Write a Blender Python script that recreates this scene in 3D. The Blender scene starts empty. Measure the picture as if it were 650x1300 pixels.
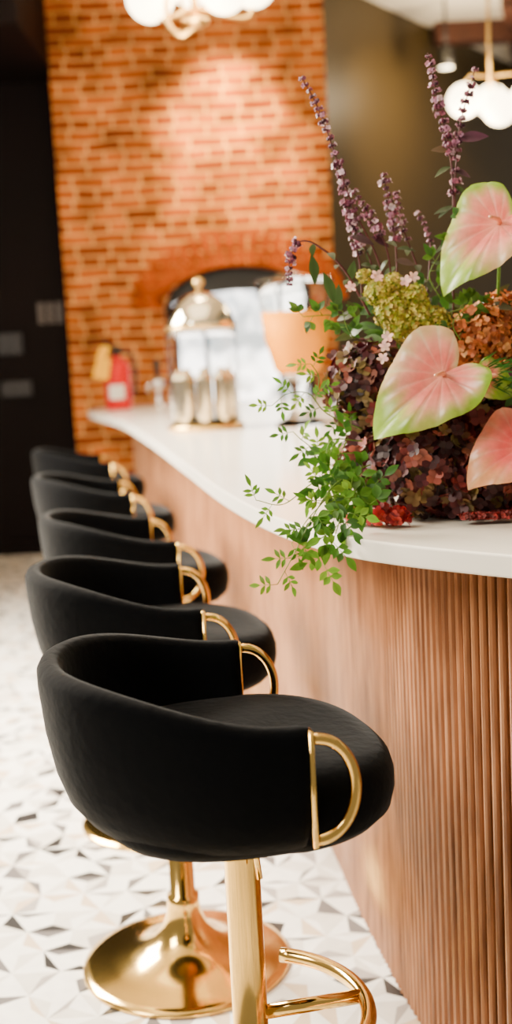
import bpy, math, random
from mathutils import Vector, Matrix
R = random.Random(7)
scene = bpy.context.scene
C = scene.collection
SP, CP = math.sin(math.radians(8.12)), math.cos(math.radians(8.12))
SR, CR = math.sin(math.radians(3.0)), math.cos(math.radians(3.0))
CAMZ = 1.35

# ---------------------------------------------------------------- materials
def mat(name, col=(.5, .5, .5), rough=.5, metal=0, attr=False, bump=0, bscale=40, var=0, vscale=5, sheen=0,
        trans=0, ior=1.45, emis=None, estr=0, spec=.5, coat=0, transl=0, obj=True):
    m = bpy.data.materials.new(name); m.use_nodes = True
    nt = m.node_tree; N = nt.nodes; K = nt.links
    b = N['Principled BSDF']
    b.inputs['Base Color'].default_value = (*col, 1)
    b.inputs['Roughness'].default_value = rough
    b.inputs['Metallic'].default_value = metal
    b.inputs['Transmission Weight'].default_value = trans
    b.inputs['IOR'].default_value = ior
    b.inputs['Specular IOR Level'].default_value = spec
    b.inputs['Coat Weight'].default_value = coat
    if sheen:
        b.inputs['Sheen Weight'].default_value = sheen
        b.inputs['Sheen Roughness'].default_value = .4
    if emis:
        b.inputs['Emission Color'].default_value = (*emis, 1)
        b.inputs['Emission Strength'].default_value = estr
    tc = N.new('ShaderNodeTexCoord')
    src = None
    if attr:
        a = N.new('ShaderNodeAttribute'); a.attribute_name = 'Col'; src = a.outputs['Color']
    if var:
        n = N.new('ShaderNodeTexNoise'); n.inputs['Scale'].default_value = vscale
        n.inputs['Detail'].default_value = 4
        K.new(tc.outputs['Object'], n.inputs['Vector'])
        mr = N.new('ShaderNodeMapRange')
        mr.inputs['To Min'].default_value = 1 - var; mr.inputs['To Max'].default_value = 1 + var
        mr.inputs['From Min'].default_value = .3; mr.inputs['From Max'].default_value = .7
        K.new(n.outputs['Fac'], mr.inputs['Value'])
        mx = N.new('ShaderNodeMix'); mx.data_type = 'RGBA'; mx.blend_type = 'MULTIPLY'
        mx.inputs[0].default_value = 1
        if src: K.new(src, mx.inputs[6])
        else: mx.inputs[6].default_value = (*col, 1)
        K.new(mr.outputs[0], mx.inputs[7])
        src = mx.outputs[2]
    if src: K.new(src, b.inputs['Base Color'])
    if bump:
        n2 = N.new('ShaderNodeTexNoise'); n2.inputs['Scale'].default_value = bscale
        K.new(tc.outputs['Object'], n2.inputs['Vector'])
        bp = N.new('ShaderNodeBump'); bp.inputs['Strength'].default_value = bump
        bp.inputs['Distance'].default_value = .01
        K.new(n2.outputs['Fac'], bp.inputs['Height']); K.new(bp.outputs[0], b.inputs['Normal'])
    if transl:
        t = N.new('ShaderNodeBsdfTranslucent'); ms = N.new('ShaderNodeMixShader')
        ms.inputs[0].default_value = transl
        if src: K.new(src, t.inputs['Color'])
        else: t.inputs['Color'].default_value = (*col, 1)
        out = N['Material Output']
        K.new(b.outputs[0], ms.inputs[1]); K.new(t.outputs[0], ms.inputs[2]); K.new(ms.outputs[0], out.inputs['Surface'])
    return m

velvet = mat('black_velvet', (.0012, .0014, .0019), .9, sheen=.05, bump=.14, bscale=60, spec=.06)
brass = mat('polished_brass', (.88, .56, .15), .13, 1, var=.05, vscale=3)
brass2 = mat('satin_brass', (.78, .50, .16), .3, 1)
chrome = mat('chrome', (.8, .8, .8), .1, 1)
chromew = mat('warm_chrome', (.80, .70, .52), .08, 1)
steel = mat('brushed_steel', (.75, .60, .38), .2, 1)
quartz = mat('white_quartz', (.97, .89, .76), .16, var=.03, vscale=3)
plant = mat('plant', attr=True, rough=.5, var=.12, vscale=60, transl=.25)
spathe_m = mat('glossy_spathe', attr=True, rough=.3, var=.08, vscale=90, transl=.2)
petal = mat('petal', attr=True, rough=.55, var=.15, vscale=90, transl=.15)
tile = mat('floor_tile', attr=True, rough=.4, var=.06, vscale=30)
darkwall = mat('dark_paint', (.0045, .002, .002), .7, var=.2, vscale=1.5, spec=.12)
olive = mat('olive_paint', (.060, .040, .014), .45, var=.1, vscale=1, spec=.3)
white = mat('white_plaster', (.88, .82, .70), .8, var=.03)
beamm = mat('dark_timber', (.07, .02, .008), .7, var=.4, vscale=4)
glass = mat('clear_glass', (1, 1, 1), .02, trans=1, ior=1.2)
glass2 = mat('thin_glass', (.97, .97, .94), .02, trans=1, ior=1.12)
juice = mat('orange_juice', (.86, .29, .0), .5, spec=.05, var=.04, transl=.06)
globe_m = mat('opal_globe', (1, .93, .8), .3, emis=(1, .80, .48), estr=12)
red = mat('red_enamel', (.6, .004, .003), .4, spec=.2, var=.03)
label = mat('paper_label', (.75, .72, .65), .7, var=.05)
yellow = mat('yellow_tag', (.85, .42, .0), .7, var=.05, spec=.1)
black = mat('black_plastic', (.008, .008, .008), .4, var=.1)
ceramic = mat('pale_ceramic', (.45, .5, .5), .3, var=.05)
plate_m = mat('switch_plate', (.07, .05, .04), .4, var=.05)
plate_d = mat('dark_plate', (.012, .009, .010), .4, var=.05)
winm = mat('bright_window_glass', (.9, .95, 1), .2, emis=(.95, .97, 1), estr=6)
_n = winm.node_tree; _N = _n.nodes
_tc = _N.new('ShaderNodeTexCoord'); _no = _N.new('ShaderNodeTexNoise'); _no.inputs['Scale'].default_value = 5; _no.inputs['Detail'].default_value = 3
_cr = _N.new('ShaderNodeValToRGB'); _cr.color_ramp.elements[0].position = .38; _cr.color_ramp.elements[0].color = (.10, .15, .18, 1)
_cr.color_ramp.elements[1].position = .56; _cr.color_ramp.elements[1].color = (1, .98, .94, 1)
_n.links.new(_tc.outputs['Object'], _no.inputs['Vector']); _n.links.new(_no.outputs['Fac'], _cr.inputs[0])
_n.links.new(_cr.outputs[0], _N['Principled BSDF'].inputs['Emission Color'])

def wood_mat():
    m = bpy.data.materials.new('walnut_tambour'); m.use_nodes = True
    N = m.node_tree.nodes; K = m.node_tree.links; b = N['Principled BSDF']
    tc = N.new('ShaderNodeTexCoord'); mp = N.new('ShaderNodeMapping')
    mp.inputs['Scale'].default_value = (30, 30, 2.2)
    n = N.new('ShaderNodeTexNoise'); n.inputs['Scale'].default_value = 2.5; n.inputs['Detail'].default_value = 7
    cr = N.new('ShaderNodeValToRGB')
    cr.color_ramp.elements[0].position = .3; cr.color_ramp.elements[0].color = (.15, .055, .020, 1)
    cr.color_ramp.elements[1].position = .7; cr.color_ramp.elements[1].color = (.42, .19, .082, 1)
    K.new(tc.outputs['Object'], mp.inputs[0]); K.new(mp.outputs[0], n.inputs['Vector'])
    K.new(n.outputs['Fac'], cr.inputs[0]); K.new(cr.outputs[0], b.inputs['Base Color'])
    b.inputs['Roughness'].default_value = .30
    return m
wood = wood_mat()

def brick_mat():
    m = bpy.data.materials.new('old_red_brick'); m.use_nodes = True
    N = m.node_tree.nodes; K = m.node_tree.links; b = N['Principled BSDF']
    tc = N.new('ShaderNodeTexCoord'); sx = N.new('ShaderNodeSeparateXYZ'); cx = N.new('ShaderNodeCombineXYZ')
    K.new(tc.outputs['Object'], sx.inputs[0])
    ad = N.new('ShaderNodeMath'); ad.operation = 'ADD'
    K.new(sx.outputs['X'], ad.inputs[0]); K.new(sx.outputs['Y'], ad.inputs[1])
    wn = N.new('ShaderNodeTexNoise'); wn.inputs['Scale'].default_value = 3
    K.new(tc.outputs['Object'], wn.inputs['Vector'])
    wm = N.new('ShaderNodeMath'); wm.operation = 'MULTIPLY_ADD'; wm.inputs[1].default_value = .04
    K.new(wn.outputs['Fac'], wm.inputs[0]); K.new(sx.outputs['Z'], wm.inputs[2])
    K.new(ad.outputs[0], cx.inputs[0]); K.new(wm.outputs[0], cx.inputs[1])
    br = N.new('ShaderNodeTexBrick')
    br.inputs['Scale'].default_value = 1; br.inputs['Brick Width'].default_value = .215
    br.inputs['Row Height'].default_value = .070; br.inputs['Mortar Size'].default_value = .009
    br.inputs['Mortar Smooth'].default_value = .3; br.inputs['Bias'].default_value = 0
    br.offset_frequency = 2; br.squash = .6; br.squash_frequency = 3
    br.inputs['Color1'].default_value = (.44, .105, .010, 1); br.inputs['Color2'].default_value = (.17, .030, .004, 1)
    br.inputs['Mortar'].default_value = (.62, .30, .085, 1)
    K.new(cx.outputs[0], br.inputs['Vector'])
    n = N.new('ShaderNodeTexNoise'); n.inputs['Scale'].default_value = 4.5; n.inputs['Detail'].default_value = 7
    K.new(tc.outputs['Object'], n.inputs['Vector'])
    mr = N.new('ShaderNodeMapRange'); mr.inputs[1].default_value = .3; mr.inputs[2].default_value = .7
    mr.inputs[3].default_value = .5; mr.inputs[4].default_value = 1.5
    K.new(n.outputs['Fac'], mr.inputs[0])
    mx = N.new('ShaderNodeMix'); mx.data_type = 'RGBA'; mx.blend_type = 'MULTIPLY'; mx.inputs[0].default_value = 1
    K.new(br.outputs['Color'], mx.inputs[6]); K.new(mr.outputs[0], mx.inputs[7])
    K.new(mx.outputs[2], b.inputs['Base Color'])
    bp = N.new('ShaderNodeBump'); bp.inputs['Strength'].default_value = .8; bp.inputs['Distance'].default_value = .012
    bp.invert = True
    K.new(br.outputs['Fac'], bp.inputs['Height']); K.new(bp.outputs[0], b.inputs['Normal'])
    b.inputs['Roughness'].default_value = .8; b.inputs['Specular IOR Level'].default_value = .08
    return m
brick = brick_mat()
brick1 = mat('arch_brick', (.30, .055, .004), .8, var=.35, vscale=9, spec=.08)

# ---------------------------------------------------------------- mesh helpers
class MB:
    def __init__(s): s.v = []; s.f = []; s.c = []; s.m = []
    def add(s, vs, fs, col=None, m=0, cols=None):
        o = len(s.v); s.v += [tuple(x) for x in vs]
        for i, f in enumerate(fs):
            s.f.append([o + k for k in f]); s.m.append(m)
            s.c.append([cols[k] for k in f] if cols else col)
    def build(s, name, mats, parent=None, smooth=True, loc=None, rot=0, bevel=0, subsurf=0):
        me = bpy.data.meshes.new(name); me.from_pydata(s.v, [], s.f)
        for m in (mats if isinstance(mats, (list, tuple)) else [mats]): me.materials.append(m)
        for p, mi in zip(me.polygons, s.m): p.material_index = mi; p.use_smooth = smooth
        if any(c is not None for c in s.c):
            a = me.color_attributes.new('Col', 'FLOAT_COLOR', 'CORNER')
            for p, c in zip(me.polygons, s.c):
                for j, li in enumerate(p.loop_indices):
                    cc = c[j] if isinstance(c, list) else (c or (.5, .5, .5))
                    a.data[li].color = (*cc[:3], 1)
        me.update()
        return obj(name, me, parent, loc, rot, bevel)
def obj(name, me, parent=None, loc=None, rot=0, bevel=0):
    o = bpy.data.objects.new(name, me); C.objects.link(o)
    if parent: o.parent = parent
    if loc: o.location = loc
    if rot: o.rotation_euler = (0, 0, rot)
    if bevel:
        b = o.modifiers.new('bevel', 'BEVEL'); b.width = bevel; b.segments = 3; b.limit_method = 'ANGLE'
    return o
def empty(name, loc=(0, 0, 0), rot=0):
    e = bpy.data.objects.new(name, None); C.objects.link(e); e.location = loc; e.rotation_euler = (0, 0, rot)
    e.empty_display_size = .1; return e
def cr_spline(P, n=8):
    P = [Vector(p) for p in P]
    if len(P) < 3:
        return [P[0].lerp(P[-1], i / n) for i in range(n + 1)]
    Q = [P[0] * 2 - P[1]] + P + [P[-1] * 2 - P[-2]]; out = []
    for i in range(1, len(Q) - 2):
        a, b, c, d = Q[i - 1:i + 3]
        for k in range(n):
            t = k / n
            out.append(.5 * ((2 * b) + (c - a) * t + (2 * a - 5 * b + 4 * c - d) * t * t + (3 * b - a - 3 * c + d) * t ** 3))
    out.append(P[-1]); return out
def tube(mb, pts, r, seg=12, col=None, m=0, r2=None, cap=True):
    pts = [Vector(p) for p in pts]; n = len(pts); vs = []; fs = []
    up = Vector((0, 0, 1)); prev = None
    for i, p in enumerate(pts):
        d = (pts[min(i + 1, n - 1)] - pts[max(i - 1, 0)]).normalized()
        if prev is None:
            a = d.cross(up)
            if a.length < .1: a = d.cross(Vector((1, 0, 0)))
        else:
            a = prev - d * prev.dot(d)
        a.normalize(); prev = a; b = d.cross(a)
        rr = r if r2 is None else r + (r2 - r) * i / (n - 1)
        for k in range(seg):
            t = 2 * math.pi * k / seg
            vs.append(p + a * math.cos(t) * rr + b * math.sin(t) * rr)
    for i in range(n - 1):
        for k in range(seg):
            k2 = (k + 1) % seg
            fs.append((i * seg + k, i * seg + k2, (i + 1) * seg + k2, (i + 1) * seg + k))
    if cap:
        fs.append(tuple(range(seg))[::-1]); fs.append(tuple((n - 1) * seg + k for k in range(seg)))
    mb.add(vs, fs, col, m)
def lathe(mb, prof, seg=48, c=(0, 0, 0), m=0, col=None):
    vs = []; fs = []; n = len(prof)
    for r, z in prof:
        for k in range(seg):
            t = 2 * math.pi * k / seg
            vs.append((c[0] + r * math.cos(t), c[1] + r * math.sin(t), c[2] + z))
    for i in range(n - 1):
        for k in range(seg):
            k2 = (k + 1) % seg
            fs.append((i * seg + k, i * seg + k2, (i + 1) * seg + k2, (i + 1) * seg + k))
    if prof[0][0] > 1e-4: fs.append(tuple(range(seg))[::-1])
    if prof[-1][0] > 1e-4: fs.append(tuple((n - 1) * seg + k for k in range(seg)))
    mb.add(vs, fs, col, m)
def box(mb, a, b, m=0, col=None):
    x0, y0, z0 = a; x1, y1, z1 = b
    mb.add([(x0, y0, z0), (x1, y0, z0), (x1, y1, z0), (x0, y1, z0), (x0, y0, z1), (x1, y0, z1), (x1, y1, z1), (x0, y1, z1)],
           [(0, 3, 2, 1), (4, 5, 6, 7), (0, 1, 5, 4), (1, 2, 6, 5), (2, 3, 7, 6), (3, 0, 4, 7)], col, m)

# ---------------------------------------------------------------- floor (triangular mosaic)
mb = MB(); s = .108; h = s * math.sqrt(3) / 2
wh = [(.84, .80, .73)] * 6 + [(.66, .61, .53)] * 3
ac = [(.60, .46, .31)] * 3 + [(.33, .29, .26)] * 2 + [(.12, .105, .10)] * 2 + [(.012, .010, .010)] * 3
x0, x1, y0, y1 = -3.4, 2.4, .2, 8.0
ny = int((y1 - y0) / h)
for j in range(ny + 1):
    for i in range(int((x1 - x0) / s) + 1):
        ox = x0 + i * s + (j % 2) * s / 2; oy = y0 + j * h
        tris = [[(ox, oy), (ox + s, oy), (ox + s / 2, oy + h)], [(ox + s, oy), (ox + 1.5 * s, oy + h), (ox + s / 2, oy + h)]]
        for t in tris:
            w_ = [1, 1, 1]; w_[R.randrange(3)] = R.choice((.35, 1, 2.2)); S_ = sum(w_)
            cx_ = sum(p[0] * q for p, q in zip(t, w_)) / S_; cy_ = sum(p[1] * q for p, q in zip(t, w_)) / S_
            acc_k = R.randrange(3) if R.random() < .78 else -1
            for k in range(3):
                a = t[k]; b = t[(k + 1) % 3]
                mb.add([(a[0], a[1], 0), (b[0], b[1], 0), (cx_, cy_, 0)], [(0, 1, 2)], R.choice(ac) if k == acc_k else R.choice(wh))
mb.build('floor', tile, smooth=False)

# ---------------------------------------------------------------- walls
WY = 7.6; TOP = 3.53
AX0, AX1, AZ0, SPR, PK = -.52, .44, .9, 1.60, 1.84
def arch(x):
    t = (x - (AX0 + AX1) / 2) / ((AX1 - AX0) / 2); return SPR + (PK - SPR) * math.sqrt(max(0, 1 - t * t))
mb = MB(); L0, L1, D = -1.13, .57, .4
def wq(xa, xb, za, zb, zb2=None, za2=None):
    za2 = za if za2 is None else za2; zb2 = zb if zb2 is None else zb2
    mb.add([(xa, WY, za), (xb, WY, za2), (xb, WY, zb2), (xa, WY, zb)], [(0, 1, 2, 3)])
wq(L0, AX0, 0, TOP); wq(AX1, L1, 0, TOP); wq(AX0, AX1, 0, AZ0)
n = 24
for i in range(n):
    xa = AX0 + (AX1 - AX0) * i / n; xb = AX0 + (AX1 - AX0) * (i + 1) / n
    wq(xa, xb, arch(xa), TOP, TOP, arch(xb))
    mb.add([(xa, WY, arch(xa)), (xb, WY, arch(xb)), (xb, WY + D, arch(xb)), (xa, WY + D, arch(xa))], [(0, 3, 2, 1)])
for x in (L0, L1): mb.add([(x, WY, 0), (x, WY + D, 0), (x, WY + D, TOP), (x, WY, TOP)], [(0, 1, 2, 3)])
for x in (AX0, AX1): mb.add([(x, WY, AZ0), (x, WY + D, AZ0), (x, WY + D, SPR), (x, WY, SPR)], [(0, 1, 2, 3)])
mb.add([(AX0, WY, AZ0), (AX1, WY, AZ0), (AX1, WY + D, AZ0), (AX0, WY + D, AZ0)], [(0, 1, 2, 3)])
mb.build('wall_back', brick, smooth=False)
# soldier course over the arch
mb = MB(); na = 26; cxa = (AX0 + AX1) / 2; aa = (AX1 - AX0) / 2
for ring in (0, 1):
    for i in range(na):
        t = math.pi * (i + .5) / na
        o = .035 + ring * .105
        c = Vector((cxa + (aa + o + .02) * math.cos(t), WY - .012, SPR + (PK - SPR + o + .02) * math.sin(t)))
        d = Vector((math.cos(t) / aa, 0, math.sin(t) / (PK - SPR))).normalized(); e = Vector((-d.z, 0, d.x))
        vs = []
        for yy in (0, .03):
            for q, w in ((-.048, -.024), (.048, -.024), (.048, .024), (-.048, .024)):
                vs.append(c + d * q + e * w + Vector((0, yy, 0)))
        mb.add(vs, [(0, 1, 2, 3), (4, 7, 6, 5), (0, 4, 5, 1), (1, 5, 6, 2), (2, 6, 7, 3), (3, 7, 4, 0)])
mb.build('trim_arch', brick1, smooth=False)
# window in arch
w = empty('window_1', (0, 0, 0))
mb = MB(); box(mb, (AX0, WY + .30, AZ0), (AX1, WY + .32, 1.70)); mb.build('window_pane', winm, w, False)
mb = MB()
vs = []; n = 20
for i in range(n + 1):
    x = AX0 + (AX1 - AX0) * i / n; vs.append((x, WY + .12, arch(x)))
lo = [(AX1, WY + .12, SPR - .06)] + [(AX0 + (AX1 - AX0) * i / n, WY + .12, SPR - .03 + (.12) * math.sqrt(max(0, 1 - (2 * i / n - 1) ** 2))) for i in range(n, -1, -1)] + [(AX0, WY + .12, SPR - .06)]
allv = vs + lo
mb.add(allv, [tuple(range(len(allv)))])
box(mb, (AX0, WY + .2, AZ0), (AX0 + .05, WY + .28, 1.62)); box(mb, (AX1 - .05, WY + .2, AZ0), (AX1, WY + .28, 1.62))
for xx in (-.28, .2): box(mb, (xx, WY + .24, AZ0), (xx + .03, WY + .28, 1.7))
mb.build('window_frame', black, w, False)
mb = MB(); box(mb, (-3.4, 8.0, 0), (L0 + .02, 8.1, TOP)); mb.build('wall_left', darkwall, smooth=False)
mb = MB(); box(mb, (-3.4, 6.6, 3.1), (L0 - .002, 7.999, TOP)); mb.build('dark_ceiling_cover', darkwall, smooth=False)  # added dark box over the pale ceiling, keeps this corner dark
mb = MB()
a = Vector((.57, 7.6, 0)); d = Vector((.553, .833, 0)); e = a + d * 4.6; nrm = Vector((.833, -.553, 0)) * -.1
mb.add([a, e, e + nrm, a + nrm, a + Vector((0, 0, TOP)), e + Vector((0, 0, TOP)), e + nrm + Vector((0, 0, TOP)), a + nrm + Vector((0, 0, TOP))],
       [(0, 1, 5, 4), (1, 2, 6, 5), (2, 3, 7, 6), (3, 0, 4, 7), (4, 5, 6, 7)])
mb.build('wall_right', olive, smooth=False)
mb = MB(); box(mb, (-3.4, .2, TOP), (4, 11.5, TOP + .05)); mb.build('ceiling', white, smooth=False)
mb = MB()
for k in range(1):
    y = 8.75 + k * 1.35; box(mb, (1.45, y, TOP - .14), (4, y + .16, TOP + .01))
mb.add([(1.75, 8.0, TOP - .12), (1.9, 8.0, TOP - .12), (2.6, 10.6, TOP - .12), (2.45, 10.6, TOP - .12), (1.75, 8.0, TOP + .01), (1.9, 8.0, TOP + .01), (2.6, 10.6, TOP + .01), (2.45, 10.6, TOP + .01)],
       [(0, 3, 2, 1), (4, 5, 6, 7), (0, 1, 5, 4), (1, 2, 6, 5), (2, 3, 7, 6), (3, 0, 4, 7)])
mb.build('ceiling_beam', beamm, smooth=False, bevel=.01)
mb = MB(); box(mb, (-3.4, 7.97, 0), (L0, 8.0, .1)); mb.build('baseboard_left', darkwall, smooth=False)
# switches
mb = MB()
for px_, z in ((-1.30, 1.62), (-1.36, 1.62), (-1.24, 1.62)): box(mb, (px_ - .02, 7.975, z - .07), (px_ + .02, 8.0, z + .07))
mb.build('light_switch_panel', plate_m, smooth=False, bevel=.004)
mb = MB(); box(mb, (-1.66, 7.97, 1.36), (-1.5, 8.0, 1.5)); box(mb, (-1.64, 7.955, 1.38), (-1.59, 7.97, 1.48)); box(mb, (-1.57, 7.955, 1.38), (-1.52, 7.97, 1.48))
mb.build('wall_thermostat', plate_d, smooth=False, bevel=.004)
mb = MB(); box(mb, (-1.66, 7.97, 1.08), (-1.46, 8.0, 1.18)); box(mb, (-1.63, 7.96, 1.1), (-1.58, 7.97, 1.16)); box(mb, (-1.54, 7.96, 1.1), (-1.49, 7.97, 1.16))
mb.build('wall_socket', plate_d, smooth=False, bevel=.004)

# ---------------------------------------------------------------- bar
CT = 1.02
edge = cr_spline([(1.7, 1.75, 0), (1.2, 1.5, 0), (.8, 1.47, 0), (.56, 1.56, 0), (.375, 1.72, 0), (.22, 1.87, 0), (.12, 2.02, 0), (.023, 2.28, 0),
                  (-.075, 2.70, 0), (-.20, 3.4, 0), (-.37, 4.36, 0), (-.61, 5.57, 0), (-.86, 6.45, 0), (-.92, 6.75, 0), (-.86, 6.96, 0), (-.65, 7.05, 0)], 8)
back = [(.5, 7.05), (.6, 5.6), (.72, 4.2), (.85, 3.2), (1.1, 2.8), (1.7, 2.7)]
bar = empty('bar_counter')
poly = [(p.x, p.y) for p in edge] + back
mb = MB(); n = len(poly); th = .036
mb.add([(x, y, CT - th) for x, y in poly] + [(x, y, CT) for x, y in poly],
       [tuple(range(n)), tuple(range(n, 2 * n))[::-1]] + [(i, i + n, (i + 1) % n + n, (i + 1) % n) for i in range(n)])
mb.build('countertop', quartz, bar, False, bevel=.004)
base = cr_spline([(1.55, 2.0, 0), (1.1, 1.78, 0), (.8, 1.7, 0), (.6, 1.74, 0), (.44, 1.86, 0), (.34, 2.0, 0), (.275, 2.2, 0), (.205, 2.65, 0), (.15, 3.1, 0), (-.02, 4.1, 0),
                  (-.33, 5.4, 0), (-.58, 6.3, 0), (-.66, 6.7, 0), (-.55, 6.9, 0), (-.3, 6.95, 0)], 24)
# resample
cum = [0]
for i in range(1, len(base)): cum.append(cum[-1] + (base[i] - base[i - 1]).length)
def at(sv):
    lo, hi = 0, len(cum) - 1
    while hi - lo > 1:
        m_ = (lo + hi) // 2
        if cum[m_] <= sv: lo = m_
        else: hi = m_
    t = (sv - cum[lo]) / (cum[hi] - cum[lo]); p = base[lo].lerp(base[hi], t)
    d = (base[min(hi + 3, len(base) - 1)] - base[max(lo - 3, 0)]).normalized()
    return p, Vector((-d.y, d.x, 0))   # normal
pitch = .0205; mb = MB(); vs = []; fs = []; sv = 0; k = 0
prof = [(0, -.006), (.16, -.006), (.18, .004), (.3, .0095), (.5, .0115), (.7, .0095), (.82, .004), (.84, -.006)]
while sv + pitch < cum[-1]:
    for a_, o_ in prof:
        p, nn = at(sv + a_ * pitch)
        # outward = away from bar interior (toward -X)
        if nn.dot(Vector((-1, -.6, 0))) < 0: nn = -nn
        q = p + nn * o_
        vs += [(q.x, q.y, 0.002), (q.x, q.y, CT - th)]
    sv += pitch
for i in range(len(vs) // 2 - 1): fs.append((2 * i, 2 * i + 1, 2 * i + 3, 2 * i + 2))
mb.add(vs, fs)
mb.build('fluted_front', wood, bar, False)

# ---------------------------------------------------------------- bar stool meshes
HW = .262; AF = .045
def outline(t):
    # t 0..1 : near arm front -> back -> far arm front
    A = AF; a_, b_ = .275, HW
    l1 = A; l2 = math.pi * math.sqrt((a_ * a_ + b_ * b_) / 2); Lt = 2 * l1 + l2; s_ = t * Lt
    if s_ < l1: return Vector((A - s_, -b_ + .0 * s_)), Vector((0, -1))
    if s_ > l1 + l2: return Vector((s_ - l1 - l2, b_)), Vector((0, 1))
    th_ = (s_ - l1) / l2 * math.pi
    p = Vector((-a_ * math.sin(th_), -b_ * math.cos(th_)))
    nn = Vector((p.x / a_ ** 2, p.y / b_ ** 2)).normalized(); return p, nn
Z0 = .655
prof = [(0.0, .60, 0), (.03, .74, 0), (.09, .84, 0), (.2, .915, 0), (.36, .96, 0), (.6, .99, 0), (.85, 1, 0), (.94, 1, .001), (.98, 1, .007), (1.0, 1, .019),
        (.985, 1, .031), (.95, 1, .038), (.8, 1, .040), (.6, .99, .042), (.45, .985, .045), (.3, .98, .06)]
vs = []; fs = []; NT = 72; npf = len(prof)
cols_t = [(-1, .35), (-.5, .8)] + [(i, 1) for i in range(NT + 1)] + [(NT + .5, .8), (NT + 1, .35)]
for ti, sh in cols_t:
    t = min(max(ti / NT, 0), 1); p, nn = outline(t)
    ext = .012 if sh < .5 else (.008 if sh < 1 else 0)
    backness = max(0, min(1, (AF - p.x) / (.275 + AF))); backness = 3 * backness ** 2 - 2 * backness ** 3
    ztop = .852 + .060 * backness
    for f_, sc, of in prof:
        of2 = .02 + (of - .02) * sh
        zz = Z0 + (ztop - Z0) * (f_ if sh == 1 else f_ - (1 - sh) * .03 * (1 if f_ > .5 else -1))
        px_ = p.x * (sc if p.x < 0 else 1) + ext; py_ = p.y * sc
        px_ -= .012 * backness * f_
        vs.append((px_ - nn.x * of2, py_ - nn.y * of2, zz))
nc = len(cols_t)
for i in range(nc - 1):
    for j in range(npf - 1):
        fs.append((i * npf + j, i * npf + j + 1, (i + 1) * npf + j + 1, (i + 1) * npf + j))
fs.append(tuple(range(npf))); fs.append(tuple((nc - 1) * npf + j for j in range(npf))[::-1])
shell = MB(); shell.add(vs, fs)
cush = MB(); vs = []; fs = []; seg = 64
prof = [(.646, .5), (.650, .76), (.658, .90), (.676, .975), (.70, 1.0), (.732, 1.0), (.752, .975), (.765, .91), (.771, .78), (.774, .5), (.775, .2)]
for z, sc in prof:
    for k in range(seg):
        t = 2 * math.pi * k / seg; c_, s_ = math.cos(t), math.sin(t)
        X = .226 * math.copysign(abs(c_) ** .82, c_); Y = .222 * math.copysign(abs(s_) ** .8, s_)
        if X > .05: Y *= 1.03
        zz = z - (.012 * max(0, X / .23) ** 3 if z > .7 else 0)
        vs.append((X * sc + .004, Y * sc, zz))
for i in range(len(prof) - 1):
    for k in range(seg):
        k2 = (k + 1) % seg; fs.append((i * seg + k, i * seg + k2, (i + 1) * seg + k2, (i + 1) * seg + k))
fs.append(tuple(range(seg))[::-1]); fs.append(tuple((len(prof) - 1) * seg + k for k in range(seg)))
cush.add(vs, fs)
metal = MB()
lathe(metal, [(.228, 0), (.230, .004), (.228, .009), (.21, .014), (.17, .021), (.13, .031), (.095, .046), (.068, .066), (.048, .092), (.038, .12), (.0355, .145),
              (.0355, .16), (.0275, .163), (.0275, .44), (.0275, .60), (.0275, .64), (.10, .642), (.10, .653)], 64)
tube(metal, [(0.02, 0, .312), (.18, 0, .312)], .0115, 16)
tube(metal, [(.185 * math.cos(t) * 1.0, .185 * math.sin(t), .312) for t in [math.radians(-62 + i * 124 / 28) for i in range(29)]], .0125, 16)
tube(metal, [(.01, -.05, .645), (.012, -.052, .61), (.016, -.056, .56)], .005, 10)
for sy in (-1, 1):
    y = sy * (HW - .014); XF = AF + .014
    pts = [(XF + .058 * math.sin(t) ** .9 if 0 < t < math.pi else XF, y, .764 + .070 * math.cos(t)) for t in [math.pi * i / 28 for i in range(29)]]
    tube(metal, pts, .0078, 14)
    box(metal, (XF - .005, y - .012, .688), (XF + .001, y + .012, .846))
me_shell = shell.build('backrest_shell', velvet); me_c = cush.build('seat_cushion', velvet); me_m = metal.build('brass_frame', brass)
d_shell, d_c, d_m = me_shell.data, me_c.data, me_m.data
for o in (me_shell, me_c, me_m): bpy.data.objects.remove(o)
for p in d_m.polygons:
    p.use_smooth = len(p.vertices) <= 4
ANG = math.atan(.2)
for k, (x, y, da) in enumerate([(-.05, 1.72, 0), (-.205, 2.46, -.05), (-.32, 3.27, .03), (-.535, 4.35, .0), (-.75, 5.55, .03)]):
    e = empty('bar_stool' if k == 0 else 'bar_stool.%03d' % k, (x, y, 0), ANG + da)
    for nm, dd in (('backrest_shell', d_shell), ('seat_cushion', d_c), ('brass_frame', d_m)): obj(nm, dd, e)

# ---------------------------------------------------------------- glass cloche
g = empty('glass_cloche', (-.18, 4.75, CT))
mb = MB(); lathe(mb, [(.15, 0), (.155, .01), (.15, .022), (.12, .026)], 48); mb.build('cloche_base', brass2, g)
mb = MB()
pr = [(.14, .03), (.14, .36), (.137, .41)]
lathe(mb, pr + [(.134, .41), (.137, .36), (.136, .03)], 48)
mb.build('cloche_dome', glass, g)
mb = MB(); lathe(mb, [(.135, .405), (.139, .405), (.1385, .42), (.125, .455), (.10, .495), (.065, .525), (.03, .54), (.004, .545), (.0, .54)], 48)
mb.build('dome_cap', chromew, g)
mb = MB(); lathe(mb, [(.008, .543), (.012, .55), (.008, .558), (.02, .568), (.024, .58), (.018, .592), (.004, .597)], 24)
lathe(mb, [(.139, .395), (.143, .40), (.143, .408), (.139, .412)], 48)
mb.build('cloche_knob', brass2, g)
mb = MB()
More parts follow.
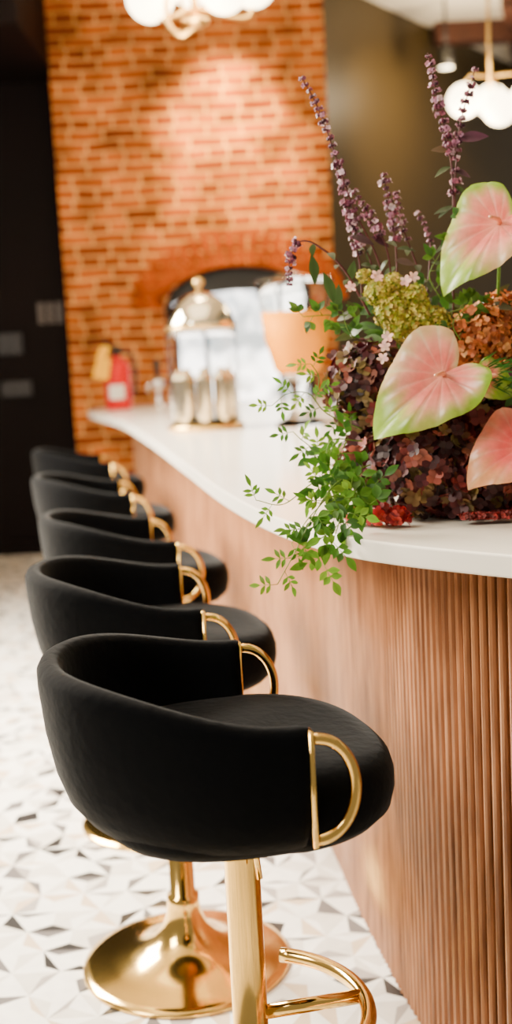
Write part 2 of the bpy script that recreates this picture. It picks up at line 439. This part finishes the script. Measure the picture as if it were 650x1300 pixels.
for i in range(9):
    t = 2 * math.pi * i / 8; r_ = .098 if i < 8 else 0
    lathe(mb, [(.026, .026), (.03, .035), (.03, .20), (.028, .215), (.014, .225), (.012, .24), (.003, .245)], 20, (r_ * math.cos(t), r_ * math.sin(t), 0))
mb.build('metal_canister', steel, g)
# juice dispenser
g = empty('juice_dispenser', (.195, 4.68, CT))
mb = MB(); lathe(mb, [(.128, .44), (.145, .50), (.15, .555), (.146, .556), (.141, .5), (.124, .44)], 48)
lathe(mb, [(.10, 0), (.10, .012), (.05, .03), (.028, .07), (.028, .14), (.06, .2), (0, .2)], 48)
mb.build('dispenser_glass', glass2, g)
mb = MB(); lathe(mb, [(0, .203), (.07, .203), (.092, .222), (.124, .337), (.1355, .445), (0, .447)], 48); mb.build('juice', juice, g)
mb = MB(); lathe(mb, [(.149, .55), (.155, .556), (.15, .57), (.05, .585), (.02, .59), (.0, .6)], 40)
tube(mb, [(0, -.09, .235), (0, -.13, .235), (0, -.14, .215)], .009, 10)
mb.build('dispenser_lid', glass2, g)
g = empty('ceramic_vase', (.83, 4.0, CT))
mb = MB(); lathe(mb, [(.06, 0), (.07, .01), (.085, .12), (.08, .25), (.05, .33), (.045, .37), (.06, .42), (.055, .42), (.04, .37), (.045, .33), (.0, .3)], 32); mb.build('vase_body', ceramic, g)

# fire extinguisher
g = empty('fire_extinguisher', (-.74, 6.7, CT))
mb = MB(); lathe(mb, [(.062, 0), (.072, .006), (.075, .02), (.075, .22), (.068, .25), (.048, .275), (.024, .29), (.024, .30)], 32); mb.build('extinguisher_body', red, g)
mb = MB(); mb.add([(.0765 * math.sin(t), -.0765 * math.cos(t), z) for z in (.06, .14) for t in [-.6 + i * .12 for i in range(11)]], [(i, i + 1, i + 12, i + 11) for i in range(10)]); mb.build('extinguisher_label', label, g)
mb = MB(); lathe(mb, [(.02, .30), (.024, .305), (.024, .335), (.015, .34)], 20)
tube(mb, [(-.07, 0, .385), (-.02, 0, .355), (.03, 0, .345)], .009, 8); tube(mb, [(-.075, 0, .335), (-.02, 0, .33), (.03, 0, .33)], .009, 8)
tube(mb, cr_spline([(.02, 0, .32), (.08, 0, .31), (.105, 0, .2), (.09, 0, .08)]), .011, 8); mb.build('extinguisher_valve', black, g)
mb = MB(); mb.add([(-.13, -.085, .19), (-.04, -.088, .17), (-.02, -.088, .28), (-.09, -.085, .31)], [(0, 1, 2, 3)])
mb.add([(-.1, -.09, .3), (-.05, -.09, .29), (-.02, -.07, .35), (-.07, -.07, .36)], [(0, 1, 2, 3)]); mb.build('inspection_tag', yellow, g, False)
# tap
g = empty('bar_tap', (-.52, 6.75, CT))
mb = MB(); lathe(mb, [(.035, 0), (.035, .008), (.016, .014), (.014, .1), (.03, .11), (.03, .15), (.012, .16)], 24)
tube(mb, [(0, 0, .13), (-.05, -.03, .13), (-.06, -.03, .09)], .009, 10); mb.build('tap_body', chrome, g)
mb = MB(); lathe(mb, [(.01, .158), (.014, .17), (.02, .25), (.012, .27), (.001, .273)], 20); mb.build('tap_handle', black, g)

# ---------------------------------------------------------------- chandeliers
def sph(mb, c, r, su=24, sv_=14, m=0, col=None, sq=(1, 1, 1)):
    vs = [(c[0], c[1], c[2] + r * sq[2])]; fs = []
    for j in range(1, sv_):
        ph = math.pi * j / sv_
        for i in range(su):
            t = 2 * math.pi * i / su
            vs.append((c[0] + r * sq[0] * math.sin(ph) * math.cos(t), c[1] + r * sq[1] * math.sin(ph) * math.sin(t), c[2] + r * sq[2] * math.cos(ph)))
    vs.append((c[0], c[1], c[2] - r * sq[2])); e_ = len(vs) - 1
    for i in range(su): fs.append((0, 1 + i, 1 + (i + 1) % su))
    for j in range(sv_ - 2):
        for i in range(su):
            a = 1 + j * su + i; b = 1 + j * su + (i + 1) % su; fs.append((a, a + su, b + su, b))
    o_ = 1 + (sv_ - 2) * su
    for i in range(su): fs.append((e_, o_ + (i + 1) % su, o_ + i))
    mb.add(vs, fs, col, m)
g = empty('globe_chandelier', (-.14, 5.0, 2.64))
mb = MB(); cs = [(-.18, .05, .12), (-.05, -.1, .17), (.12, -.06, .11), (.24, .1, .17), (-.02, .22, .22)]
for c_ in cs: sph(mb, c_, .098)
mb.build('opal_globes', globe_m, g)
mb = MB(); tube(mb, [(0, 0, .0), (0, 0, .89)], .018, 14)
lathe(mb, [(.0, -.02), (.03, -.015), (.055, .0), (.055, .012), (.02, .02)], 32)
lathe(mb, [(.06, .86), (.06, .89)], 32)
for c_ in cs:
    tube(mb, cr_spline([(0, 0, .06), (c_[0] * .4, c_[1] * .4, .04), (c_[0] * .85, c_[1] * .85, .03), (c_[0], c_[1], c_[2] - .085)]), .007, 10)
tube(mb, cr_spline([(0, -.02, -.02), (-.06, -.02, -.05), (-.11, -.02, 0), (-.11, -.02, .12)]), .011, 12)
mb.build('chandelier_frame', brass2, g)
g = empty('globe_pendant', (1.27, 6.1, 2.47))
mb = MB(); cs2 = [(-.13, 0, .02), (.03, -.08, -.04), (.19, .0, .02), (.04, .16, .04)]
for c_ in cs2: sph(mb, c_, .084)
mb.build('opal_globes', globe_m, g)
mb = MB(); tube(mb, [(0, 0, .06), (0, 0, 1.06)], .009, 12); lathe(mb, [(.06, 1.03), (.06, 1.06)], 24)
for c_ in cs2: tube(mb, [(0, 0, .13), (c_[0] * .7, c_[1] * .7, c_[2] + .12), (c_[0], c_[1], c_[2] + .08)], .007, 8)
mb.build('pendant_frame', brass2, g)
g = empty('ceiling_spotlight', (1.42, 8.2, 3.1))
mb = MB(); lathe(mb, [(.05, 0), (.055, .005), (.05, .12), (.02, .14)], 24); tube(mb, [(0, 0, .14), (0, 0, .43)], .01, 8); mb.build('spot_body', black, g)
mb = MB(); lathe(mb, [(.0, -.004), (.046, -.002), (.046, .001)], 24); mb.build('spot_lens', globe_m, g)

# ---------------------------------------------------------------- flower arrangement (local frame; origin on counter)
FX, FY, FZ = .33, 2.2, CT
def L(a, b, d=0):   # sketch units -> local metres
    u, v = (a - 325) / 1500, (650 - b) / 1500
    u2 = u * CR + v * SR; v2 = -u * SR + v * CR; den = CP + v2 * SP; Y = FY + d
    return Vector((u2 / den * Y - FX, d, CAMZ + (-SP + v2 * CP) / den * Y - FZ))
F = empty('flower_arrangement', (FX, FY, FZ))
def rnd(a, b): return a + (b - a) * R.random()
def vary(c, k=.25):
    q = 1 + rnd(-k, k); return tuple(max(0, x * q * (1 + rnd(-.1, .1))) for x in c)
def frame(n):
    n = n.normalized(); a = n.cross(Vector((0, 0, 1)))
    if a.length < .1: a = Vector((1, 0, 0))
    a.normalize(); return a, n.cross(a)
def floret(mb, c, n, s_, col, k=4, c2=None):
    n = n.normalized(); a, b = frame(n); ph = rnd(0, 6.28)
    for i in range(k):
        t = ph + 2 * math.pi * i / k; d = a * math.cos(t) + b * math.sin(t); e = n.cross(d); w = s_ * (.5 if k == 4 else .35)
        lift = rnd(.05, .45); tw = rnd(-.15, .15)
        vs = [c, c + d * s_ * .45 + e * w + n * s_ * (.1 + tw), c + d * s_ * .85 + e * w * .75 + n * s_ * (lift + tw), c + d * s_ * 1.02 + n * s_ * lift,
              c + d * s_ * .85 - e * w * .75 + n * s_ * (lift - tw), c + d * s_ * .45 - e * w + n * s_ * (.1 - tw)]
        cc = vary(col, .3); ce = tuple(x * 1.25 for x in (c2 or cc))
        mb.add(vs, [(0, 1, 2, 3), (0, 3, 4, 5)], cols=[cc, cc, ce, ce, ce, cc])
def head(mb, c, r, pal_, s_=.011, sq=(1, 1, 1), dens=1.0):
    n_ = int(4 * math.pi * r * r / (s_ * s_ * 1.5) * dens)
    for i in range(n_):
        z = 1 - 2 * (i + .5) / n_; t = i * 2.39996
        q = Vector((math.sqrt(1 - z * z) * math.cos(t), math.sqrt(1 - z * z) * math.sin(t), z))
        lump = 1 + .09 * math.sin(q.x * 9 + r * 100) * math.sin(q.y * 8) * math.cos(q.z * 9) * 2
        rr = r * lump * rnd(.84, 1.06)
        p = Vector((q.x * rr * sq[0], q.y * rr * sq[1], q.z * rr * sq[2])) + c
        if p.z < .012: p.z = .012 + rnd(0, .006)
        nn = (q + Vector((rnd(-.6, .6), rnd(-.6, .6), rnd(-.6, .6)))).normalized()
        floret(mb, p, nn, s_ * rnd(.8, 1.2), R.choice(pal_))
burg = [(.06, .005, .006), (.12, .012, .010), (.03, .003, .004), (.12, .03, .010), (.26, .065, .04), (.02, .003, .003), (.12, .075, .016), (.17, .10, .03), (.05, .005, .008)]
mb = MB()
for a, b, d, r, sq in [(473, 492, -.03, .082, (1, 1, 1)), (535, 590, -.07, .096, (1.05, 1, 1)), (625, 545, .0, .11, (1, 1, 1)), (600, 610, -.08, .085, (1, 1, .9)), (540, 520, .0, .09, (1, 1, 1)),
                       (690, 590, -.02, .10, (1, 1, 1)), (468, 585, -.02, .055, (1, 1, 1))]:
    head(mb, L(a, b, d), r, burg, .0145, sq, 1.15)
mb.build('burgundy_hydrangea', petal, F)
mb = MB()
peach = [(.55, .17, .03), (.38, .10, .02), (.65, .3, .09), (.28, .07, .015)]
head(mb, L(612, 425, -.02), .052, peach, .009); head(mb, L(650, 450, .02), .055, peach, .009); head(mb, L(590, 450, .03), .04, peach, .009); head(mb, L(640, 405, .0), .045, peach, .009)
mb.build('peach_hydrangea', petal, F)
mb = MB(); yg = [(.40, .38, .03), (.52, .44, .07), (.22, .26, .02), (.48, .36, .06)]
for a, b, r in ((500, 395, .033), (528, 402, .034), (480, 372, .024), (525, 378, .024), (550, 410, .03), (500, 358, .016), (462, 350, .012), (510, 415, .03)):
    head(mb, L(a, b, -.02), r, yg, .0042, dens=.7)
mb.build('green_hydrangea', petal, F)
mb = MB(); rd = [(.35, .01, .015), (.4, .03, .02), (.2, .005, .01)]
head(mb, L(480, 654, -.15), .024, rd, .010); head(mb, L(505, 660, -.165), .02, rd, .010); head(mb, L(455, 658, -.12), .018, rd, .01)
rd2 = [(.16, .015, .012), (.25, .02, .015), (.09, .01, .008)]
for a in (596, 612, 628, 642, 655): head(mb, L(a, 668 - (a - 590) * .15, -.18), .016, rd2, .0042)
mb.build('red_sedum', petal, F)
# core + bowl so that no gaps show
mb = MB(); lathe(mb, [(.07, 0.001), (.10, .02), (.12, .07), (.12, .09), (.10, .1), (.0, .1)], 32, (.05, 0, 0)); mb.build('vase', black, F)
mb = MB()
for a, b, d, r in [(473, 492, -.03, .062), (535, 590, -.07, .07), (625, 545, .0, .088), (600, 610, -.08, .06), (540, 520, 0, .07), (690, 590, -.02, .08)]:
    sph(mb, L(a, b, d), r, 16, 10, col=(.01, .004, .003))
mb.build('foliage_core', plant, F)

# anthurium
tab = [1.0, .83, .70, .645, .63, .63, .60, .53, .38, .16]
def heart(th_):
    x = abs(th_) / 20; i = min(int(x), 8); return tab[i] + (tab[i + 1] - tab[i]) * (x - i)
def spathe(mb, org, tip, nrm, lat=1.0, pink=(.84, .17, .13), pale=(.88, .42, .28), green=(.26, .46, .015), g_amt=1, gside=1, tipg=.42):
    ax = (tip - org); S = ax.length; ax.normalize(); nrm = (nrm - ax * nrm.dot(ax)).normalized(); sd = nrm.cross(ax)
    NR, NA = 18, 108; vs = [org]; cols = [pale]; fs = []
    for i in range(1, NR + 1):
        u_ = i / NR
        for k in range(NA):
            th_ = -180 + 360 * k / NA; hr = heart(th_) * u_; t = math.radians(th_)
            x = hr * math.cos(t); y = hr * math.sin(t) * lat
            zz = .42 * abs(y) ** 1.2 - .40 * max(0, x) ** 2 + .035 * math.sin(t * 7) * u_ ** 2 + .08 * math.sin(t * 3 + 1) * u_ ** 2 - .09 * u_ ** 6 + (.3 * max(0, -x) ** 1.2)
            vein = math.exp(-(((th_ + 180) % 24 - 12) / 2.4) ** 2)
            zz -= .016 * vein * min(1, u_ * 2)
            vs.append(org + ax * x * S + sd * y * S + nrm * zz * S)
            edge_ = max(0, min(1, (u_ - .66 + .05 * math.sin(t * 13)) / .26))
            gf = edge_ * (.3 + .7 * max(0, math.sin(t * .5 * gside + .5)) ** 1.5) * g_amt
            gf = max(gf, max(0, min(1, (x - tipg + .04 * math.sin(y * 40)) / .3)) * g_amt * .95)
            m1 = min(1, abs(u_ - .35) / .5)
            base_ = [pink[j] * (1 - m1) + pale[j] * m1 for j in range(3)]
            v_ = 1 + .45 * vein * min(1, u_ * 3)
            cols.append(tuple(max(0, min(.95, base_[j] * (v_ if j else 1) * (1 - gf) + green[j] * gf)) for j in range(3)))
    for k in range(NA): fs.append((0, 1 + k, 1 + (k + 1) % NA))
    for i in range(NR - 1):
        for k in range(NA):
            a_ = 1 + i * NA + k; b_ = 1 + i * NA + (k + 1) % NA; fs.append((a_, a_ + NA, b_ + NA, b_))
    mb.add(vs, fs, cols=cols)
    # spadix
    pts = cr_spline([org + nrm * .02 * S, org + nrm * .14 * S + ax * .05 * S + sd * .04 * S, org + nrm * .34 * S + ax * .22 * S + sd * .1 * S], 6)
    tube(mb, pts, .005, 10, (.85, .38, .2), r2=.003)
mb = MB()
cam = Vector((0 - FX, 0 - FY, CAMZ - FZ))
def tocam(p, off): return (cam - p).normalized() + Vector(off)
o1 = L(634, 284, -.06); spathe(mb, o1, L(558, 345, -.10), tocam(o1, (-.55, 0, .45)), .92, gside=-1)
o2 = L(562, 476, -.15); spathe(mb, o2, L(476, 535, -.19), tocam(o2, (-.1, 0, .45)), .92)
o3 = L(662, 568, -.18); spathe(mb, o3, L(598, 598, -.22), tocam(o3, (-.1, 0, .8)), 1.1, pink=(.8, .08, .07), pale=(.88, .24, .17), g_amt=.3)
o4 = L(618, 480, -.11); spathe(mb, o4, L(656, 498, -.12), tocam(o4, (.1, 0, .4)), 1.0, pale=(.8, .45, .2), tipg=.15)
for o_, e_ in ((o1, L(625, 470, 0)), (o2, L(580, 560, 0)), (o3, L(660, 620, -.03)), (o4, L(600, 560, -.03))):
    tube(mb, cr_spline([o_ + Vector((0, .004, 0)), o_.lerp(e_, .4) + Vector((.008, .02, 0)), e_]), .003, 8, (.14, .28, .02))
mb.build('anthurium', spathe_m, F)

def leaf(mb, p, d, n, ln, w, col, curl=.25):
    d = d.normalized(); n = (n - d * n.dot(d)).normalized() if abs(n.normalized().dot(d)) < .98 else frame(d)[0]
    e = d.cross(n); K_ = [0, .45, .85, 1, .85, .5, 0]; m_ = len(K_) - 1; vs = []; cols = []
    cl = tuple(x * .75 for x in col)
    for i, k_ in enumerate(K_):
        t = i / m_; c = p + d * ln * t - n * ln * curl * t * t
        vs += [c + e * w * k_ * .5 + n * w * .12 * k_, c, c - e * w * k_ * .5 + n * w * .12 * k_]; cols += [col, cl, col]
    fs = []
    for i in range(m_):
        a_ = 3 * i; fs += [(a_, a_ + 1, a_ + 4, a_ + 3), (a_ + 1, a_ + 2, a_ + 5, a_ + 4)]
    mb.add(vs, fs, cols=cols)
# purple basil spikes
mb = MB()
purp = [(.12, .018, .05), (.19, .04, .08), (.06, .01, .025), (.24, .09, .13)]
def spike(P_, start=.3, r0=.0075, stem=(.12, .03, .03), step=.011, leaves=2):
    r0 *= 1.22
    pts = cr_spline(P_, 14); tube(mb, pts, .0022, 6, stem, r2=.001)
    acc = 0
    for i in range(1, len(pts)):
        acc += (pts[i] - pts[i - 1]).length; f_ = i / (len(pts) - 1)
        if f_ > start and acc > step * (1.7 - f_ * 1.0):
            acc = 0; d = (pts[i] - pts[i - 1]).normalized(); a, b = frame(d); rr = r0 * (1.15 - .6 * f_) * rnd(.75, 1.25)
            for k in range(8):
                t = 2 * math.pi * k / 8 + i; dr = a * math.cos(t) + b * math.sin(t)
                q = pts[i] + dr * rr * rnd(.55, .95) + d * rnd(-.3, .3) * rr
                sph(mb, q, rr * rnd(.26, .46), 6, 4, col=R.choice(purp), sq=(1, 1, 1.2))
                if R.random() < .3: floret(mb, q + dr * rr * .3, dr + d * .3, rr * .75, R.choice([(.36, .15, .22), (.2, .05, .08), (.5, .33, .36)]))
        elif f_ <= start and leaves and acc > .03:
            acc = 0; a, b = frame(pts[i] - pts[i - 1]); sg = R.choice((-1, 1))
            leaf(mb, pts[i], a * sg + Vector((0, -.3, rnd(-.6, .2))), Vector((0, -.6, .8)), rnd(.025, .04), .014, vary((.04, .06, .015)), .4)
spike([L(500, 400, 0), L(478, 325, 0), L(448, 262, -.01), L(420, 180, -.02), L(403, 135, -.02), L(384, 100, -.03)], .35)
spike([L(505, 390, .02), L(503, 320, .02), L(497, 275, .01), L(486, 218, 0)], .45, .0095)
spike([L(575, 420, .0), L(576, 290, .0), L(572, 200, .0), L(556, 130, -.01), L(543, 67, -.02)], .5, .009)
spike([L(577, 290, 0), L(578, 230, 0), L(584, 160, 0), L(603, 88, .01)], .25, .007)
spike([L(470, 400, -.03), L(435, 340, -.04), L(400, 310, -.05), L(378, 308, -.05), L(368, 330, -.05), L(367, 362, -.05)], .6, .0085)
spike([L(500, 400, .0), L(492, 320, -.02), L(470, 275, -.03), L(448, 242, -.03)], .45, .0085)
spike([L(545, 400, .02), L(530, 340, .02), L(512, 290, .02), L(503, 245, .03)], .5, .007)
spike([L(540, 400, .02), L(545, 340, .02), L(545, 300, .02), L(528, 268, .03)], .5, .006)
spike([L(460, 380, .02), L(456, 330, .02), L(446, 290, .0), L(428, 205, .0)], .4, .0085)
spike([L(480, 380, .02), L(470, 330, .02), L(455, 300, .0), L(440, 262, .0)], .5, .0095)
for a, b, d, dx, dz, ln, c_ in ((395, 322, -.05, .15, -1, .055, (.03, .055, .012)), (410, 345, -.05, .4, -1, .06, (.035, .07, .015)), (430, 360, -.04, -.1, -1, .05, (.04, .08, .02)),
                             (578, 178, 0, 1, .15, .06, (.07, .02, .04)), (575, 190, 0, -1, .1, .04, (.10, .06, .03)), (445, 300, -.02, 1, -.3, .045, (.06, .03, .03)),
                             (575, 215, 0, 1, -.4, .035, (.07, .03, .04)), (470, 300, -.02, 1, -.5, .04, (.06, .02, .03)), (500, 330, 0, 1, -.2, .04, (.07, .04, .03)), (450, 330, 0, -.3, -1, .045, (.04, .07, .02))):
    leaf(mb, L(a, b, d), Vector((dx, -.2, dz)), Vector((.3, -.8, .4)), ln, ln * .38, c_, .2)
mb.build('basil_flower_spikes', plant, F)

# vines + greenery
mb = MB()
gr = [(.07, .20, .01), (.12, .28, .015), (.04, .13, .01), (.19, .36, .02)]
def vine(P_, ln=.03, step=.02, w=.36, cols_=gr, r=.0013, pin=True):
    pts = cr_spline(P_, 10); tube(mb, pts, r, 6, (.16, .28, .03), r2=r * .6); acc = 0; sg = 1
    for i in range(1, len(pts)):
        acc += (pts[i] - pts[i - 1]).length
        if acc > step or i == len(pts) - 1:
            acc = 0; d = (pts[i] - pts[i - 1]).normalized(); side = d.cross(Vector((0, -1, 0))).normalized() * sg; sg = -sg
            base_ = pts[i]; dd = (d * .6 + side + Vector((0, rnd(-.6, .2), rnd(-.4, .2)))).normalized()
            nrm_ = Vector((rnd(-.4, .4), -1, rnd(.1, .7))); lat_ = dd.cross(nrm_).normalized()
            if pin:
                pet = base_ + dd * ln * 1.0; tube(mb, [base_, pet], .0006, 5, (.16, .28, .03))
                cc = R.choice(cols_)
                for f_ in (.4, .72):
                    for s2 in (-1, 1):
                        leaf(mb, base_ + dd * ln * f_, dd * .55 + lat_ * s2, nrm_, ln * rnd(.5, .7), ln * w * .72, vary(cc), .25)
                leaf(mb, pet, dd, nrm_, ln * rnd(.7, 1.0), ln * w * .85, vary(cc), .3)
            else:
                pet = base_ + dd * ln * .4; tube(mb, [base_, pet], .0007, 5, (.16, .28, .03))
                for k_, off in ((0, 0), (1, .9), (2, -.9)):
                    leaf(mb, pet, (dd + d * off).normalized(), nrm_, ln * rnd(.7, 1.1) * (1 if k_ == 0 else .7), ln * w, vary(R.choice(cols_)), .25)
vine([L(460, 545, -.08), L(415, 525, -.1), L(392, 500, -.12), L(365, 500, -.12), L(345, 515, -.12)], .024)
vine([L(400, 510, -.1), L(405, 480, -.1), L(395, 462, -.1)], .024)
vine([L(450, 575, -.08), L(410, 575, -.1), L(385, 560, -.12), L(372, 548, -.12)], .026)
vine([L(460, 600, -.12), L(425, 615, -.2), L(395, 660, -.26), L(375, 700, -.27), L(352, 742, -.27)], .028, .025)
vine([L(470, 600, -.12), L(440, 640, -.22), L(425, 680, -.25), L(410, 715, -.26)], .034, w=.5)
vine([L(450, 600, -.12), L(400, 612, -.2), L(360, 640, -.22), L(325, 635, -.22)], .026, .028)
vine([L(430, 590, -.1), L(415, 630, -.22), L(390, 660, -.25), L(370, 690, -.25)], .027, .026)
vine([L(440, 560, -.1), L(425, 590, -.15), L(420, 620, -.2), L(440, 650, -.22)], .034, w=.5)
vine([L(450, 590, -.12), L(455, 620, -.17), L(435, 660, -.22), L(400, 690, -.26)], .036, w=.5, pin=False)
vine([L(460, 560, -.12), L(420, 560, -.14), L(420, 600, -.16), L(470, 620, -.17)], .034, w=.5)
vine([L(470, 590, -.12), L(450, 600, -.17), L(448, 630, -.19), L(470, 640, -.2)], .036, w=.5, cols_=[(.05, .15, .01), (.08, .2, .01)], pin=False)
for P_ in ([L(575, 330, 0), L(575, 300, -.02), L(590, 275, -.03)], [L(560, 400, 0), L(600, 390, -.02), L(640, 400, -.02)], [L(560, 380, 0), L(545, 350, 0), L(560, 320, 0)],
           [L(450, 430, -.03), L(440, 415, -.05), L(435, 395, -.06)], [L(610, 470, -.05), L(630, 490, -.1), L(655, 500, -.12)], [L(590, 440, -.05), L(575, 410, -.05), L(600, 385, -.05)],
           [L(440, 400, -.03), L(415, 400, -.05), L(385, 402, -.06)]):
    vine(P_, .028, .016, .45, [(.04, .11, .012), (.08, .18, .015)], pin=False)
for i in range(26):   # fine needles at right
    p = L(rnd(605, 640), rnd(455, 500), -.12); leaf(mb, p, Vector((1, rnd(-.4, .4), rnd(-.6, .6))), Vector((0, -1, .2)), .04, .003, (.04, .17, .015), .1)
for i in range(90):   # filler foliage around crown
    p = L(rnd(450, 660), rnd(385, 455), rnd(-.02, .08)); leaf(mb, p, Vector((rnd(-1, 1), rnd(-1, .2), rnd(-.2, 1))), Vector((0, -1, .5)), rnd(.03, .055), .018, vary(R.choice([(.03, .09, .01), (.06, .14, .015), (.05, .06, .015)])), .3)
mb.build('trailing_greenery', plant, F)
mb = MB()
for a, b, d in ((478, 350, -.06), (515, 357, -.06), (525, 352, -.05), (488, 440, -.12), (480, 352, -.06), (445, 365, -.05), (486, 455, -.12), (492, 428, -.11)):
    p = L(a, b, d); floret(mb, p, Vector((rnd(-.3, .3), -1, .4)), .011, (.85, .5, .42), 5)
mb.build('blush_blossoms', petal, F)

# ---------------------------------------------------------------- lights
def area(name, loc, tgt, size, power, col=(1, .93, .82), sy=None):
    l = bpy.data.lights.new(name, 'AREA'); l.energy = power; l.color = col; l.size = size
    if sy: l.shape = 'RECTANGLE'; l.size_y = sy
    o = bpy.data.objects.new(name, l); C.objects.link(o); o.location = loc
    o.rotation_euler = (Vector(tgt) - Vector(loc)).to_track_quat('-Z', 'Y').to_euler(); return o
area('key_daylight', (-2.6, .6, 2.9), (.2, 2.2, .8), 1.1, 170, (1, .92, .78))
l_ = area('side_daylight', (-3.0, 4.4, 2.6), (-.6, 3.6, .2), 1.8, 520, (1, .90, .74)); l_.data.spread = math.radians(100)
area('ceiling_wash', (-.3, 3.2, 3.45), (-.3, 3.2, 0), 2.2, 40, (1, .84, .62))
def spot(name, loc, tgt, power, ang, col, blend=.8, rad=.05):
    l = bpy.data.lights.new(name, 'SPOT'); l.energy = power; l.color = col; l.spot_size = math.radians(ang); l.spot_blend = blend; l.shadow_soft_size = rad
    o = bpy.data.objects.new(name, l); C.objects.link(o); o.location = loc
    o.rotation_euler = (Vector(tgt) - Vector(loc)).to_track_quat('-Z', 'Y').to_euler()
spot('brick_spot', (-.05, 6.8, 3.4), (-.05, 7.6, 2.6), 620, 58, (1, .72, .24), 1)
spot('brick_wash', (-.5, 5.4, 3.45), (-.4, 7.6, 1.7), 90, 70, (1, .68, .32), 1)
spot('olive_spot', (1.05, 7.2, 3.4), (1.25, 8.65, 2.3), 200, 70, (1, .72, .36), 1)
for nm, c_, e_ in (('chandelier_bulb', (-.17, 4.8, 2.5), 20), ('pendant_bulb', (1.12, 6.0, 2.3), 22), ('ceiling_fill', (1.6, 8.0, 3.0), 40)):  # last one is an added fill brightening the ceiling, no fixture there
    l = bpy.data.lights.new(nm, 'POINT'); l.energy = e_; l.color = (1, .75, .45); l.shadow_soft_size = .1
    o = bpy.data.objects.new(nm, l); C.objects.link(o); o.location = c_
w = bpy.data.worlds.new('World'); scene.world = w; w.use_nodes = True
w.node_tree.nodes['Background'].inputs[0].default_value = (1, .90, .76, 1); w.node_tree.nodes['Background'].inputs[1].default_value = .33

# ---------------------------------------------------------------- camera
cd = bpy.data.cameras.new('camera'); co = bpy.data.objects.new('camera', cd); C.objects.link(co)
cd.sensor_fit = 'VERTICAL'; cd.sensor_height = 36; cd.lens = 1500 / 1300 * 36
Rc = Vector((CR, -SR * SP, -SR * CP)); Uc = Vector((SR, CR * SP, CR * CP)); Fc = Vector((0, CP, -SP))
M = Matrix(((Rc.x, Uc.x, -Fc.x, 0), (Rc.y, Uc.y, -Fc.y, 0), (Rc.z, Uc.z, -Fc.z, CAMZ), (0, 0, 0, 1)))
co.matrix_world = M
cd.dof.use_dof = True; cd.dof.focus_distance = 1.85; cd.dof.aperture_fstop = 2.2
cd.clip_start = .05
scene.camera = co
